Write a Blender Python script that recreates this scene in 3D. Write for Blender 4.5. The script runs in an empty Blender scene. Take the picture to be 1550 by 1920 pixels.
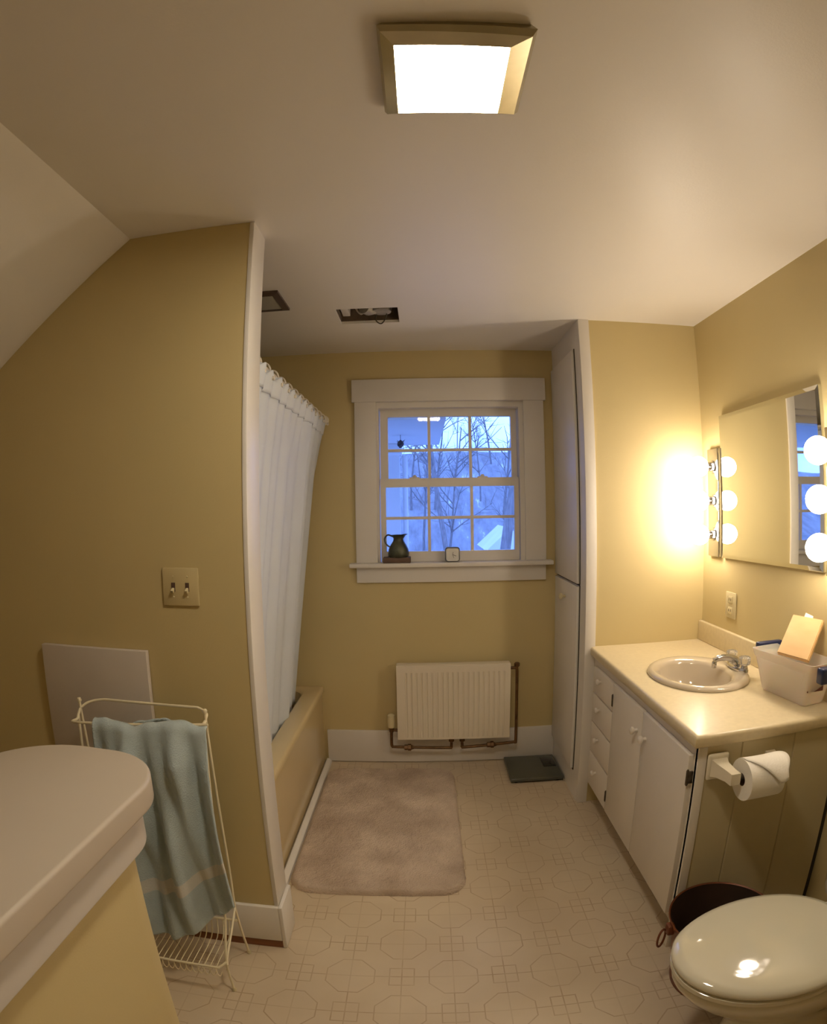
import bpy, bmesh, math, random
from math import pi, sin, cos, radians
from mathutils import Vector, Matrix, noise

S = bpy.context.scene
COL = S.collection

# ------------------------------------------------------------------ camera
YAW, PITCH, ROLL = 0.01666, -0.011045, 0.016365
cd = bpy.data.cameras.new('camera')
cam = bpy.data.objects.new('camera', cd)
COL.objects.link(cam)
R = Matrix.Rotation(YAW, 4, 'Z') @ Matrix.Rotation(PITCH, 4, 'X') @ Matrix.Rotation(ROLL, 4, 'Y')
cam.matrix_world = Matrix.Translation((0, 0, 1.5)) @ R @ Matrix.Rotation(pi / 2, 4, 'X')
cd.type = 'PANO'
cd.panorama_type = 'FISHEYE_LENS_POLYNOMIAL'
cd.sensor_fit = 'HORIZONTAL'
cd.sensor_width = 15.50
cd.sensor_height = 19.20
cd.fisheye_fov = radians(170)
cd.fisheye_polynomial_k0 = 0.0
cd.fisheye_polynomial_k1 = -0.0922861102
cd.fisheye_polynomial_k2 = -1.13988276e-05
cd.fisheye_polynomial_k3 = 2.54618498e-05
cd.fisheye_polynomial_k4 = -3.59048352e-07
cd.clip_start = 0.02
cd.clip_end = 400
S.camera = cam

# ------------------------------------------------------------------ light levels
SKY = (0.30, 0.56, 1.75)
SKY_STRENGTH = 4.2
LAMP = (1.0, 0.86, 0.66)
LAMP_STRENGTH = 150.0
BULB = (1.0, 0.83, 0.64)
BULB_STRENGTH = 98.0
S.view_settings.view_transform = 'Standard'
S.view_settings.look = 'None'
S.view_settings.gamma = 1.0
S.view_settings.use_curve_mapping = False
S.view_settings.exposure = -1.0
S.render.film_transparent = False
S.cycles.max_bounces = 10
S.cycles.diffuse_bounces = 6
S.cycles.transparent_max_bounces = 12
S.cycles.sample_clamp_indirect = 6
S.cycles.use_denoising = True

w = bpy.data.worlds.new('dusk_sky')
S.world = w
w.use_nodes = True
nt = w.node_tree
nt.nodes.clear()
out = nt.nodes.new('ShaderNodeOutputWorld')
bg = nt.nodes.new('ShaderNodeBackground')
tc = nt.nodes.new('ShaderNodeTexCoord')
nz = nt.nodes.new('ShaderNodeTexNoise')
nz.inputs['Scale'].default_value = 9
nz.inputs['Detail'].default_value = 4
cr = nt.nodes.new('ShaderNodeValToRGB')
cr.color_ramp.elements[0].color = (SKY[0] * .8, SKY[1] * .85, SKY[2] * .9, 1)
cr.color_ramp.elements[1].color = (SKY[0] * 1.6, SKY[1] * 1.5, SKY[2] * 1.2, 1)
cr.color_ramp.elements[0].position = .35
cr.color_ramp.elements[1].position = .65
nt.links.new(tc.outputs['Generated'], nz.inputs['Vector'])
nt.links.new(nz.outputs['Fac'], cr.inputs['Fac'])
nt.links.new(cr.outputs['Color'], bg.inputs['Color'])
bg.inputs['Strength'].default_value = SKY_STRENGTH
nt.links.new(bg.outputs[0], out.inputs['Surface'])

# ------------------------------------------------------------------ materials
def nodes(m):
    m.use_nodes = True
    return m.node_tree, m.node_tree.nodes['Principled BSDF']

def mat(name, col, rough=.5, metal=0.0, var=.04, scale=6.0, bump=0.0, bscale=60.0, spec=.5, coat=0.0, trans=0.0, sub=0.0, col2=None, stretch=None):
    m = bpy.data.materials.new(name)
    t, b = nodes(m)
    c = t.nodes.new('ShaderNodeTexCoord')
    n = t.nodes.new('ShaderNodeTexNoise')
    n.inputs['Scale'].default_value = scale
    n.inputs['Detail'].default_value = 3
    src = c.outputs['Object']
    if stretch:
        mp = t.nodes.new('ShaderNodeMapping')
        mp.inputs['Scale'].default_value = stretch
        t.links.new(src, mp.inputs['Vector'])
        src = mp.outputs['Vector']
    t.links.new(src, n.inputs['Vector'])
    r = t.nodes.new('ShaderNodeValToRGB')
    a, z = (col, col2) if col2 else (tuple(x * (1 - var) for x in col), tuple(min(1, x * (1 + var)) for x in col))
    r.color_ramp.elements[0].color = (*a, 1)
    r.color_ramp.elements[1].color = (*z, 1)
    r.color_ramp.elements[0].position = .3
    r.color_ramp.elements[1].position = .7
    t.links.new(n.outputs['Fac'], r.inputs['Fac'])
    t.links.new(r.outputs['Color'], b.inputs['Base Color'])
    b.inputs['Roughness'].default_value = rough
    b.inputs['Metallic'].default_value = metal
    b.inputs['Specular IOR Level'].default_value = spec
    b.inputs['Coat Weight'].default_value = coat
    b.inputs['Coat Roughness'].default_value = .05
    b.inputs['Transmission Weight'].default_value = trans
    if sub:
        b.inputs['Subsurface Weight'].default_value = sub
    if bump:
        n2 = t.nodes.new('ShaderNodeTexNoise')
        n2.inputs['Scale'].default_value = bscale
        n2.inputs['Detail'].default_value = 4
        t.links.new(src, n2.inputs['Vector'])
        bp = t.nodes.new('ShaderNodeBump')
        bp.inputs['Strength'].default_value = bump
        bp.inputs['Distance'].default_value = .01
        t.links.new(n2.outputs['Fac'], bp.inputs['Height'])
        t.links.new(bp.outputs['Normal'], b.inputs['Normal'])
    return m

def emis(name, col, strength):
    m = bpy.data.materials.new(name)
    t, b = nodes(m)
    b.inputs['Base Color'].default_value = (.9, .9, .9, 1)
    b.inputs['Emission Color'].default_value = (*col, 1)
    b.inputs['Emission Strength'].default_value = strength
    return m

M = {}
M['wall'] = mat('tan_wall_paint', (.60, .495, .255), .55, var=.02, scale=2, bump=.05, bscale=220)
M['ceiling'] = mat('white_ceiling_paint', (.78, .745, .69), .42, var=.015, scale=1.5, bump=.04, bscale=160)
M['trim'] = mat('white_trim_paint', (.76, .73, .69), .38, var=.02, scale=5, bump=.03, bscale=120)
M['cap'] = mat('cream_ledge_paint', (.53, .465, .385), .4, var=.03, scale=3)  # one even tone, darker than the white trim
M['fascia'] = mat('greyed_white_fascia_paint', (.62, .58, .54), .4, var=.02, scale=4)
M['cabinet'] = mat('white_cabinet_paint', (.74, .69, .62), .4, var=.02, scale=5, bump=.03, bscale=120)
M['panel'] = mat('olive_cream_panel_paint', (.55, .48, .30), .4, var=.03, scale=4, bump=.03, bscale=90)
M['brown'] = mat('brown_wood_strip', (.20, .07, .022), .45, var=.2, scale=20, stretch=(.2, 4, 4), bump=.1)
M['tub'] = mat('almond_tub_enamel', (.62, .50, .29), .16, var=.01, spec=.5)
M['sink'] = mat('beige_sink_porcelain', (.58, .50, .38), .08, var=.01, coat=.5)
M['counter'] = mat('cream_laminate', (.72, .62, .41), .3, var=.04, scale=60, bump=.02, bscale=300)
M['toilet'] = mat('bone_porcelain', (.62, .59, .47), .07, var=.01, coat=.6)
M['chrome'] = mat('chrome', (.62, .62, .64), .12, 1.0, var=.02)
M['nickel'] = mat('aged_chrome_frame', (.46, .42, .30), .3, 1.0, var=.1, scale=12)
M['pipe'] = mat('painted_copper_pipe', (.16, .085, .035), .4, .6, var=.3, scale=25)
M['radiator'] = mat('cream_radiator_enamel', (.76, .69, .56), .35, var=.01)
M['cream_plastic'] = mat('cream_plastic', (.66, .58, .36), .35, var=.02)
M['dark'] = mat('dark_gap', (.05, .04, .03), .8)
M['hinge'] = mat('tarnished_hinge', (.12, .10, .08), .35, .8, var=.3, scale=60)
M['pewter'] = mat('pewter_pitcher', (.075, .08, .055), .35, .5, var=.25, scale=30)
M['darkwood'] = mat('dark_wood_block', (.11, .065, .045), .6, var=.2, scale=30)
M['scale_glass'] = mat('grey_green_scale_top', (.085, .088, .068), .22, var=.05)
M['scale_display'] = mat('dark_scale_display', (.03, .03, .026), .15, var=.05)
M['wire'] = mat('cream_coated_wire', (.78, .70, .50), .35, var=.03)
M['board'] = mat('pale_grey_board', (.58, .52, .46), .6, var=.05, scale=4, bump=.05)
M['curtain'] = mat('daylight_tinted_white_cloth', (.66, .71, .79), .7, var=.02, scale=8, bump=.06, bscale=300)  # white cloth; the blue tint of the daylight is put into its colour
M['ring'] = mat('pale_plastic_ring', (.75, .70, .60), .3)
M['pail_out'] = mat('rust_red_pail', (.17, .052, .020), .42, .25, var=.3, scale=9)
M['pail_in'] = mat('dark_pail_inside', (.035, .016, .009), .6, var=.3, scale=9)  # inner face of the pail, coloured darker than the outside
M['paper'] = mat('white_tissue_paper', (.84, .81, .74), .9, var=.01, bump=.1, bscale=150)
M['ceramic'] = mat('cream_ceramic', (.74, .68, .54), .15, var=.02, coat=.3)
M['tanboard'] = mat('tan_wooden_board', (.74, .50, .23), .5, var=.08, scale=5, col2=(.64, .40, .17), stretch=(1, 1, 4))
M['navy'] = mat('navy_plastic', (.018, .026, .075), .3, var=.1)
M['steel_dark'] = mat('duct_grey_metal', (.34, .31, .27), .5, .2, var=.3, scale=20)
M['attic'] = mat('attic_dark_wood', (.10, .07, .045), .8, var=.4, scale=14)
M['frame_dark'] = mat('dark_bronze_frame', (.10, .07, .055), .45, .3, var=.1)
M['lens_off'] = mat('unlit_grey_lens', (.36, .35, .30), .35, var=.03)
M['snow'] = mat('dusk_snow', (.78, .80, .84), .8, var=.08, scale=.6)
M['bark'] = mat('grey_bark', (.24, .22, .21), .9, var=.25, scale=3, stretch=(6, 6, 1))
M['siding'] = mat('white_porch_paint', (.60, .61, .63), .6, var=.04, scale=2)
M['house'] = mat('pale_house_siding', (.50, .50, .52), .7, var=.05, scale=2)
M['roof'] = mat('dark_shingle', (.20, .19, .20), .9, var=.2, scale=6)
M['plant_dark'] = mat('dark_dried_leaves', (.05, .045, .05), .9)

# hillside: brown leaf litter and brush with patches of snow
def hill_mat():
    m = bpy.data.materials.new('wooded_slope')
    t, b = nodes(m)
    c = t.nodes.new('ShaderNodeTexCoord')
    mp = t.nodes.new('ShaderNodeMapping')
    mp.inputs['Scale'].default_value = (1.0, .25, .16)
    t.links.new(c.outputs['Object'], mp.inputs['Vector'])
    n = t.nodes.new('ShaderNodeTexNoise')
    n.inputs['Scale'].default_value = 1.3
    n.inputs['Detail'].default_value = 6
    n.inputs['Roughness'].default_value = .7
    t.links.new(mp.outputs['Vector'], n.inputs['Vector'])
    r = t.nodes.new('ShaderNodeValToRGB')
    e = r.color_ramp.elements
    e[0].position, e[0].color = .36, (.21, .20, .20, 1)
    e[1].position, e[1].color = .62, (.34, .34, .35, 1)
    k = e.new(.70); k.color = (.72, .75, .80, 1)
    t.links.new(n.outputs['Fac'], r.inputs['Fac'])
    t.links.new(r.outputs['Color'], b.inputs['Base Color'])
    b.inputs['Roughness'].default_value = .95
    return m
M['hill'] = hill_mat()

def floor_mat():
    """cream sheet vinyl: grid, octagons and little corner squares in thin brown lines"""
    m = bpy.data.materials.new('patterned_vinyl')
    t, b = nodes(m)
    N, L = t.nodes, t.links
    def mth(op, a, c=None, d=None):
        n = N.new('ShaderNodeMath'); n.operation = op
        for i, v in enumerate((a, c, d)):
            if v is None: continue
            if isinstance(v, (int, float)): n.inputs[i].default_value = v
            else: L.new(v, n.inputs[i])
        return n.outputs[0]
    c = N.new('ShaderNodeTexCoord')
    sp = N.new('ShaderNodeSeparateXYZ')
    L.new(c.outputs['Object'], sp.inputs[0])
    P = .33
    def cell(o, off):      # -0.5..0.5 inside a cell
        return mth('SUBTRACT', mth('FRACT', mth('ADD', mth('DIVIDE', o, P), off)), .5)
    X, Y = sp.outputs['X'], sp.outputs['Y']
    u, v = cell(X, .26), cell(Y, .1)
    u2, v2 = cell(X, .76), cell(Y, .6)
    A = lambda q: mth('ABSOLUTE', q)
    def line(d, r, wd):     # 1 on the contour d == r
        return mth('LESS_THAN', A(mth('SUBTRACT', d, r)), wd)
    def octo(a, c_):
        return mth('MAXIMUM', mth('MAXIMUM', A(a), A(c_)), mth('MULTIPLY', mth('ADD', A(a), A(c_)), .72))
    def sq(a, c_):
        return mth('MAXIMUM', A(a), A(c_))
    W = .0065
    parts = [line(A(u), 0.0, W), line(A(v), 0.0, W), line(A(u2), 0.0, W), line(A(v2), 0.0, W)]
    # grid lines are hidden inside the octagons
    outside = mth('GREATER_THAN', mth('MINIMUM', octo(u, v), octo(u2, v2)), .235)
    grid = mth('MULTIPLY', mth('MAXIMUM', mth('MAXIMUM', parts[0], parts[1]), mth('MAXIMUM', parts[2], parts[3])), mth('ADD', mth('MULTIPLY', outside, .55), .45))
    pat = mth('MAXIMUM', line(octo(u, v), .235, W), line(octo(u2, v2), .235, W))
    pat2 = mth('MAXIMUM', line(sq(u, v2), .12, W), line(sq(u2, v), .12, W))
    allp = mth('MAXIMUM', mth('MAXIMUM', grid, pat), pat2)
    n = N.new('ShaderNodeTexNoise'); n.inputs['Scale'].default_value = 3.5; n.inputs['Detail'].default_value = 5
    L.new(c.outputs['Object'], n.inputs['Vector'])
    r = N.new('ShaderNodeValToRGB')
    r.color_ramp.elements[0].color = (.56, .46, .33, 1); r.color_ramp.elements[0].position = .3
    r.color_ramp.elements[1].color = (.64, .54, .40, 1); r.color_ramp.elements[1].position = .7
    L.new(n.outputs['Fac'], r.inputs['Fac'])
    n3 = N.new('ShaderNodeTexNoise'); n3.inputs['Scale'].default_value = 14
    L.new(c.outputs['Object'], n3.inputs['Vector'])
    strength = mth('MULTIPLY', allp, mth('MULTIPLY', n3.outputs['Fac'], .95))
    mx = N.new('ShaderNodeMix'); mx.data_type = 'RGBA'
    L.new(strength, mx.inputs[0]); L.new(r.outputs['Color'], mx.inputs[6])
    mx.inputs[7].default_value = (.34, .23, .13, 1)
    L.new(mx.outputs[2], b.inputs['Base Color'])
    b.inputs['Roughness'].default_value = .38
    return m
M['floor'] = floor_mat()

def towel_mat():
    m = mat('blue_terry_cloth', (.46, .55, .58), .95, var=.08, scale=10, bump=.5, bscale=260)
    t = m.node_tree; b = t.nodes['Principled BSDF']
    b.inputs['Sheen Weight'].default_value = .3
    return m
M['towel'] = towel_mat()
M['towel_band'] = mat('pale_towel_band', (.64, .64, .61), .8, var=.04, bump=.2, bscale=200)
M['rug'] = mat('pinkish_beige_shag', (.46, .36, .28), 1.0, scale=6, col2=(.70, .58, .47), bump=1.0, bscale=140)

def mirror_mat():
    m = bpy.data.materials.new('mirror_glass')
    t, b = nodes(m)
    b.inputs['Base Color'].default_value = (.86, .88, .86, 1)
    b.inputs['Metallic'].default_value = 1
    b.inputs['Roughness'].default_value = .015
    return m
M['mirror'] = mirror_mat()

def glass_mat(name='window_glass', tint=(.94, .96, 1.0), ior=1.45):
    m = bpy.data.materials.new(name)
    m.use_nodes = True
    t = m.node_tree; t.nodes.clear()
    o = t.nodes.new('ShaderNodeOutputMaterial')
    mx = t.nodes.new('ShaderNodeMixShader')
    tr = t.nodes.new('ShaderNodeBsdfTransparent')
    gl = t.nodes.new('ShaderNodeBsdfGlossy')
    fr = t.nodes.new('ShaderNodeFresnel')
    fr.inputs['IOR'].default_value = ior
    gl.inputs['Roughness'].default_value = .02
    tr.inputs['Color'].default_value = (*tint, 1)
    t.links.new(fr.outputs[0], mx.inputs[0]); t.links.new(tr.outputs[0], mx.inputs[1]); t.links.new(gl.outputs[0], mx.inputs[2])
    t.links.new(mx.outputs[0], o.inputs[0])
    return m
M['glass'] = glass_mat()

def frosted_mat():
    m = bpy.data.materials.new('milky_clear_plastic')
    m.use_nodes = True
    t = m.node_tree; t.nodes.clear()
    o = t.nodes.new('ShaderNodeOutputMaterial')
    mx = t.nodes.new('ShaderNodeMixShader'); mx.inputs[0].default_value = .55
    tr = t.nodes.new('ShaderNodeBsdfTransparent')
    tr.inputs['Color'].default_value = (.95, .94, .93, 1)
    p = t.nodes.new('ShaderNodeBsdfPrincipled')
    p.inputs['Base Color'].default_value = (.84, .78, .70, 1)
    p.inputs['Roughness'].default_value = .25
    p.inputs['Subsurface Weight'].default_value = .2
    t.links.new(tr.outputs[0], mx.inputs[1]); t.links.new(p.outputs[0], mx.inputs[2]); t.links.new(mx.outputs[0], o.inputs[0])
    return m
M['frosted'] = frosted_mat()
M['acrylic'] = mat('clear_acrylic', (.93, .93, .92), .05, trans=.85, spec=.6)
M['lamp'] = emis('lit_ceiling_lens', LAMP, LAMP_STRENGTH)
M['bulb'] = emis('lit_globe_bulb', BULB, BULB_STRENGTH)
M['clockface'] = mat('white_clock_face', (.72, .72, .70), .3, var=.01)
M['clockcase'] = mat('grey_clock_case', (.16, .16, .16), .4)

# ------------------------------------------------------------------ geometry helpers
def BM(): return bmesh.new()

def box(bm, x0, x1, y0, y1, z0, z1, bev=0.0, seg=2):
    r = bmesh.ops.create_cube(bm, size=1.0)
    vs = r['verts']
    for v in vs:
        v.co = Vector(((x0 + x1) / 2 + v.co.x * (x1 - x0), (y0 + y1) / 2 + v.co.y * (y1 - y0), (z0 + z1) / 2 + v.co.z * (z1 - z0)))
    if bev:
        es = list({e for v in vs for e in v.link_edges})
        bmesh.ops.bevel(bm, geom=es, offset=bev, segments=seg, profile=.5, affect='EDGES')
    return bm

def loft(bm, rings, close=True, cap0=True, cap1=True):
    vr = [[bm.verts.new(p) for p in r] for r in rings]
    n = len(vr[0])
    for a, b in zip(vr, vr[1:]):
        for i in range(n if close else n - 1):
            j = (i + 1) % n
            bm.faces.new((a[i], a[j], b[j], b[i]))
    if close and cap0: bm.faces.new(vr[0][::-1])
    if close and cap1: bm.faces.new(vr[-1])
    return bm

def tube(bm, pts, r, seg=10, closed=False, r1=None):
    pts = [Vector(p) for p in pts]
    n = len(pts)
    rings = []
    up = Vector((0, 0, 1))
    prev = None
    for i, p in enumerate(pts):
        if closed: d = pts[(i + 1) % n] - pts[i - 1]
        else: d = pts[min(i + 1, n - 1)] - pts[max(i - 1, 0)]
        d.normalize()
        if prev is None:
            a = d.cross(up)
            if a.length < .1: a = d.cross(Vector((1, 0, 0)))
        else:
            a = prev - d * prev.dot(d)
        a.normalize(); prev = a
        b = d.cross(a)
        rr = r if r1 is None else r + (r1 - r) * i / max(1, n - 1)
        rings.append([p + a * cos(2 * pi * k / seg) * rr + b * sin(2 * pi * k / seg) * rr for k in range(seg)])
    if closed:
        rings.append(rings[0])
        loft(bm, rings, True, False, False)
        bmesh.ops.remove_doubles(bm, verts=bm.verts, dist=1e-6)
    else:
        loft(bm, rings)
    return bm

def lathe(bm, prof, c, seg=32, sx=1.0, sy=1.0, axis='Z', cap=True):
    rings = []
    for r, h in prof:
        ring = []
        for k in range(seg):
            a = 2 * pi * k / seg
            x, y = cos(a) * r * sx, sin(a) * r * sy
            p = {'Z': (x, y, h), 'X': (h, x, y), 'Y': (x, h, y)}[axis]
            ring.append(Vector(c) + Vector(p))
        rings.append(ring)
    return loft(bm, rings, True, cap, cap)

def smooth_path(pts, n=6):
    """Catmull-Rom through the points"""
    P = [Vector(p) for p in pts]
    P = [P[0] * 2 - P[1]] + P + [P[-1] * 2 - P[-2]]
    o = []
    for i in range(1, len(P) - 2):
        for k in range(n):
            t = k / n
            a, b, c, d = P[i - 1], P[i], P[i + 1], P[i + 2]
            o.append(.5 * ((2 * b) + (c - a) * t + (2 * a - 5 * b + 4 * c - d) * t * t + (3 * b - a - 3 * c + d) * t ** 3))
    o.append(P[-2])
    return o

def obj(name, bm, m, parent=None, smooth=True, ang=40, **props):
    bmesh.ops.recalc_face_normals(bm, faces=bm.faces)
    me = bpy.data.meshes.new(name)
    bm.to_mesh(me); bm.free()
    me.materials.append(m)
    if smooth:
        for p in me.polygons: p.use_smooth = True
        me.set_sharp_from_angle(angle=radians(ang))
    o = bpy.data.objects.new(name, me)
    COL.objects.link(o)
    if parent is not None:
        o.parent = parent
        if parent.parent is None: o.matrix_parent_inverse = Matrix.Translation(-parent.location)
    for k, v in props.items(): o[k] = v
    return o

def thing(name, label, cat, loc, group=None):
    o = bpy.data.objects.new(name, None)
    o.empty_display_size = .05
    COL.objects.link(o)
    o.location = loc
    o['label'] = label; o['category'] = cat
    if group: o['group'] = group
    return o

def tag(o, label, cat, group=None, kind=None):
    o['label'] = label; o['category'] = cat
    if group: o['group'] = group
    if kind: o['kind'] = kind
    return o

def struct(name, bm, m, parent=None, smooth=False, label=None):
    o = obj(name, bm, m, parent, smooth)
    if parent is None: o['kind'] = 'structure'
    if label: o['label'] = label
    return o

# ------------------------------------------------------------------ room shell
H = 2.372
D = 3.185
XR = 1.365
YP = 2.607
XP = .749
YL, T = 1.580, .125
XL = -.494
XS = -.92
SL = .787
YB = -1.3            # wall behind the viewpoint
XLW = -2.3           # knee wall far left
HK = H - SL * (XS - XLW)   # its height

bm = BM(); box(bm, XLW - .1, XR + .1, YB - .1, D + .1, -.1, 0); struct('floor', bm, M['floor'])

VX0, VX1, VY0, VY1 = -.374, -.096, 2.445, 2.658
bm = BM()
box(bm, XS, VX0, YB - .1, D + .15, H, H + .013)
box(bm, VX1, XR + .1, YB - .1, D + .15, H, H + .013)
box(bm, VX0, VX1, YB - .1, VY0, H, H + .013)
box(bm, VX0, VX1, VY1, D + .15, H, H + .013)
o = struct('ceiling', bm, M['ceiling'])
bm = BM()
loft(bm, [[Vector((XS, y, H)), Vector((XLW - .1, y, HK - SL * .1)), Vector((XLW - .1, y, HK - SL * .1 + .08)), Vector((XS, y, H + .013))] for y in (YB - .1, D + .15)])
struct('ceiling_slope', bm, M['ceiling'])

# back wall with the window opening
WX0, WX1, WZ0, WZ1 = -.262, .575, 1.18, 2.085
bm = BM()
box(bm, -1.5, WX0, D, D + .14, 0, H); box(bm, WX1, XR + .1, D, D + .14, 0, H)
box(bm, WX0, WX1, D, D + .14, 0, WZ0); box(bm, WX0, WX1, D, D + .14, WZ1, H)
struct('wall_back', bm, M['wall'])
bm = BM(); box(bm, XR, XR + .1, YB, D, 0, H); struct('wall_right', bm, M['wall'])
bm = BM(); box(bm, XLW - .1, XR + .1, YB - .1, YB, 0, H); struct('wall_behind', bm, M['wall'])
bm = BM(); box(bm, XLW - .1, XLW, YB, YL, 0, HK); struct('wall_knee', bm, M['wall'])
def under_slope(bm, x1, x0, y0, y1, z0=0):
    """a wall from x1 leftwards to x0, its top following the flat and sloped ceiling"""
    pr = [(x1, z0), (x1, H), (XS, H), (x0, H - SL * (XS - x0)), (x0, z0)]
    return loft(bm, [[Vector((x, y, z)) for x, z in pr] for y in (y0, y1)])
bm = BM(); under_slope(bm, XL - .014, XLW, YL, YL + T); struct('wall_left', bm, M['wall'])
bm = BM(); box(bm, -1.5, -1.35, YL + T, D, 0, H - SL * (1.35 + XS)); struct('wall_alcove', bm, M['wall'])
# block behind the linen cupboard: its side faces the vanity
bm = BM(); box(bm, XP + .016, XR, YP, D, 0, H); struct('wall_vanity_end', bm, M['wall'])
# white board on the end of the partition
bm = BM(); box(bm, XL - .014, XL, YL - .004, YL + T, .185, H, .002); struct('trim_1', bm, M['trim'], smooth=True)
# white corner board of the cupboard
bm = BM(); box(bm, XP, XP + .052, YP - .012, YP, 0, H, .002); struct('trim_2', bm, M['trim'], smooth=True)
# quarter round along the tub
bm = BM()
loft(bm, [[Vector((-.584, y, 0)), Vector((-.556, y, 0)), Vector((-.560, y, .012)), Vector((-.570, y, .02)), Vector((-.584, y, .024))] for y in (YL + T, D - .017)])
struct('trim_3', bm, M['trim'])

# baseboards
bm = BM(); box(bm, -.576, XP, D - .016, D, .004, .205, .004); struct('baseboard_back', bm, M['trim'], smooth=True)
bm = BM(); box(bm, -1.6, XL + .0005, YL - .016, YL, .034, .187, .003)
box(bm, XL, XL + .014, YL - .016, YL + T + .002, .002, .187, .003)
struct('baseboard_left', bm, M['trim'], smooth=True)
bm = BM(); box(bm, -1.6, XL + .006, YL - .013, YL, .0, .033, .002); struct('trim_4', bm, M['brown'], smooth=True)

# low wall with rounded cap in the foreground
def outline(x0, x1, y0, y1, rr, rl, n=14):
    """plan: x1 side nearer the room, far end y1 rounded (radius rr at x1, rl at x0)"""
    p = [(x0, y0), (x1 - .045, y0), (x1, y1 - rr)]
    for k in range(1, n + 1):
        a = pi / 2 * k / n
        p.append((x1 - rr + rr * cos(a), y1 - rr + rr * sin(a)))
    for k in range(0, n + 1):
        a = pi / 2 + pi / 2 * k / n
        p.append((x0 + rl + rl * cos(a), y1 - rl + rl * sin(a)))
    return p
def slab(bm, o, z0, z1, r=0.0):
    cx = sum(p[0] for p in o) / len(o); cy = sum(p[1] for p in o) / len(o)
    rings = []
    prof = [(0, z0), (0, z1)] if not r else [(-r, z0)] + [(-r + r * sin(pi / 2 * k / 5), z0 + r - r * cos(pi / 2 * k / 5)) for k in range(1, 6)] + [(-r + r * cos(pi / 2 * k / 5), z1 - r + r * sin(pi / 2 * k / 5)) for k in range(0, 6)]
    for ins, z in prof:
        ring = []
        n = len(o)
        for i, p in enumerate(o):
            a = Vector(o[i - 1]); b = Vector(o[(i + 1) % n])
            d = (b - a).normalized()
            nrm = Vector((d.y, -d.x))
            ring.append(Vector((p[0] + nrm.x * ins, p[1] + nrm.y * ins, z)))
        rings.append(ring)
    return loft(bm, rings)
low = struct('wall_low', slab(BM(), outline(-.88, -.562, -.9, .975, .12, .16), 0, .87), M['wall'], smooth=True)
obj('fascia', slab(BM(), outline(-.90, -.535, -.9, 1.005, .135, .18), .86, .945, .004), M['fascia'], low)
obj('cap', slab(BM(), outline(-.92, -.512, -.9, 1.035, .15, .20), .944, 1.0, .008), M['cap'], low)

# ------------------------------------------------------------------ window
win = thing('window_1', 'white double-hung window with twelve panes', 'window', (.15, D, WZ0))
for k in ('label', 'category'): del win[k]
win['kind'] = 'structure'
bm = BM(); box(bm, -.387, .695, D - .028, D, 2.078, 2.206, .003); obj('head_casing', bm, M['trim'], win)
for a, b in ((-.372, -.252), (.566, .682)):
    bm = BM(); box(bm, a, b, D - .022, D, 1.188, 2.079, .003); obj('side_casing', bm, M['trim'], win)
bm = BM(); box(bm, -.372, .680, D - .022, D, 1.077, 1.166, .003); obj('apron', bm, M['trim'], win)
bm = BM(); box(bm, -.407, .715, D - .065, D + .09, 1.164, 1.188, .005); obj('sill', bm, M['trim'], win)
bm = BM()
box(bm, WX0, -.240, D + .0005, D + .135, 1.188, 2.085); box(bm, .541, WX1, D + .0005, D + .135, 1.188, 2.085)
box(bm, -.240, .541, D + .0005, D + .135, 2.045, 2.085); box(bm, -.240, .541, D + .1, D + .135, 1.15, 1.189)
obj('jamb', bm, M['trim'], win, False)
def sash(name, x0, x1, z0, z1, gx0, gx1, gz0, gz1, y, zm, mw=.016):
    bm = BM()
    box(bm, x0, gx0, y, y + .034, z0, z1); box(bm, gx1, x1, y, y + .034, z0, z1)
    box(bm, gx0, gx1, y, y + .034, z0, gz0); box(bm, gx0, gx1, y, y + .034, gz1, z1)
    s = obj(name, bm, M['trim'], win, False)
    bm = BM()
    for fx in (1 / 3, 2 / 3):
        x = gx0 + (gx1 - gx0) * fx
        box(bm, x - mw / 2, x + mw / 2, y + .004, y + .030, gz0, gz1)
    box(bm, gx0, gx1, y + .005, y + .029, zm - mw / 2, zm + mw / 2)
    obj('muntin', bm, M['trim'], s, False)
    bm = BM(); box(bm, gx0, gx1, y + .015, y + .018, gz0, gz1); obj('pane', bm, M['glass'], s, False)
    return s
sash('upper_sash', -.236, .538, 1.615, 2.046, -.192, .505, 1.640, 2.002, D + .062, 1.812)
ls = sash('lower_sash', -.236, .538, 1.189, 1.651, -.206, .511, 1.245, 1.603, D + .022, 1.431)
for x in (-.044, .335):
    bm = BM(); box(bm, x - .028, x + .028, D + .024, D + .05, 1.651, 1.658, .002)
    lathe(bm, [(.011, 0), (.012, .006), (.008, .012), (.002, .014)], (x, D + .037, 1.657), 14)
    obj('sash_lock', bm, M['trim'], win)

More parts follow.
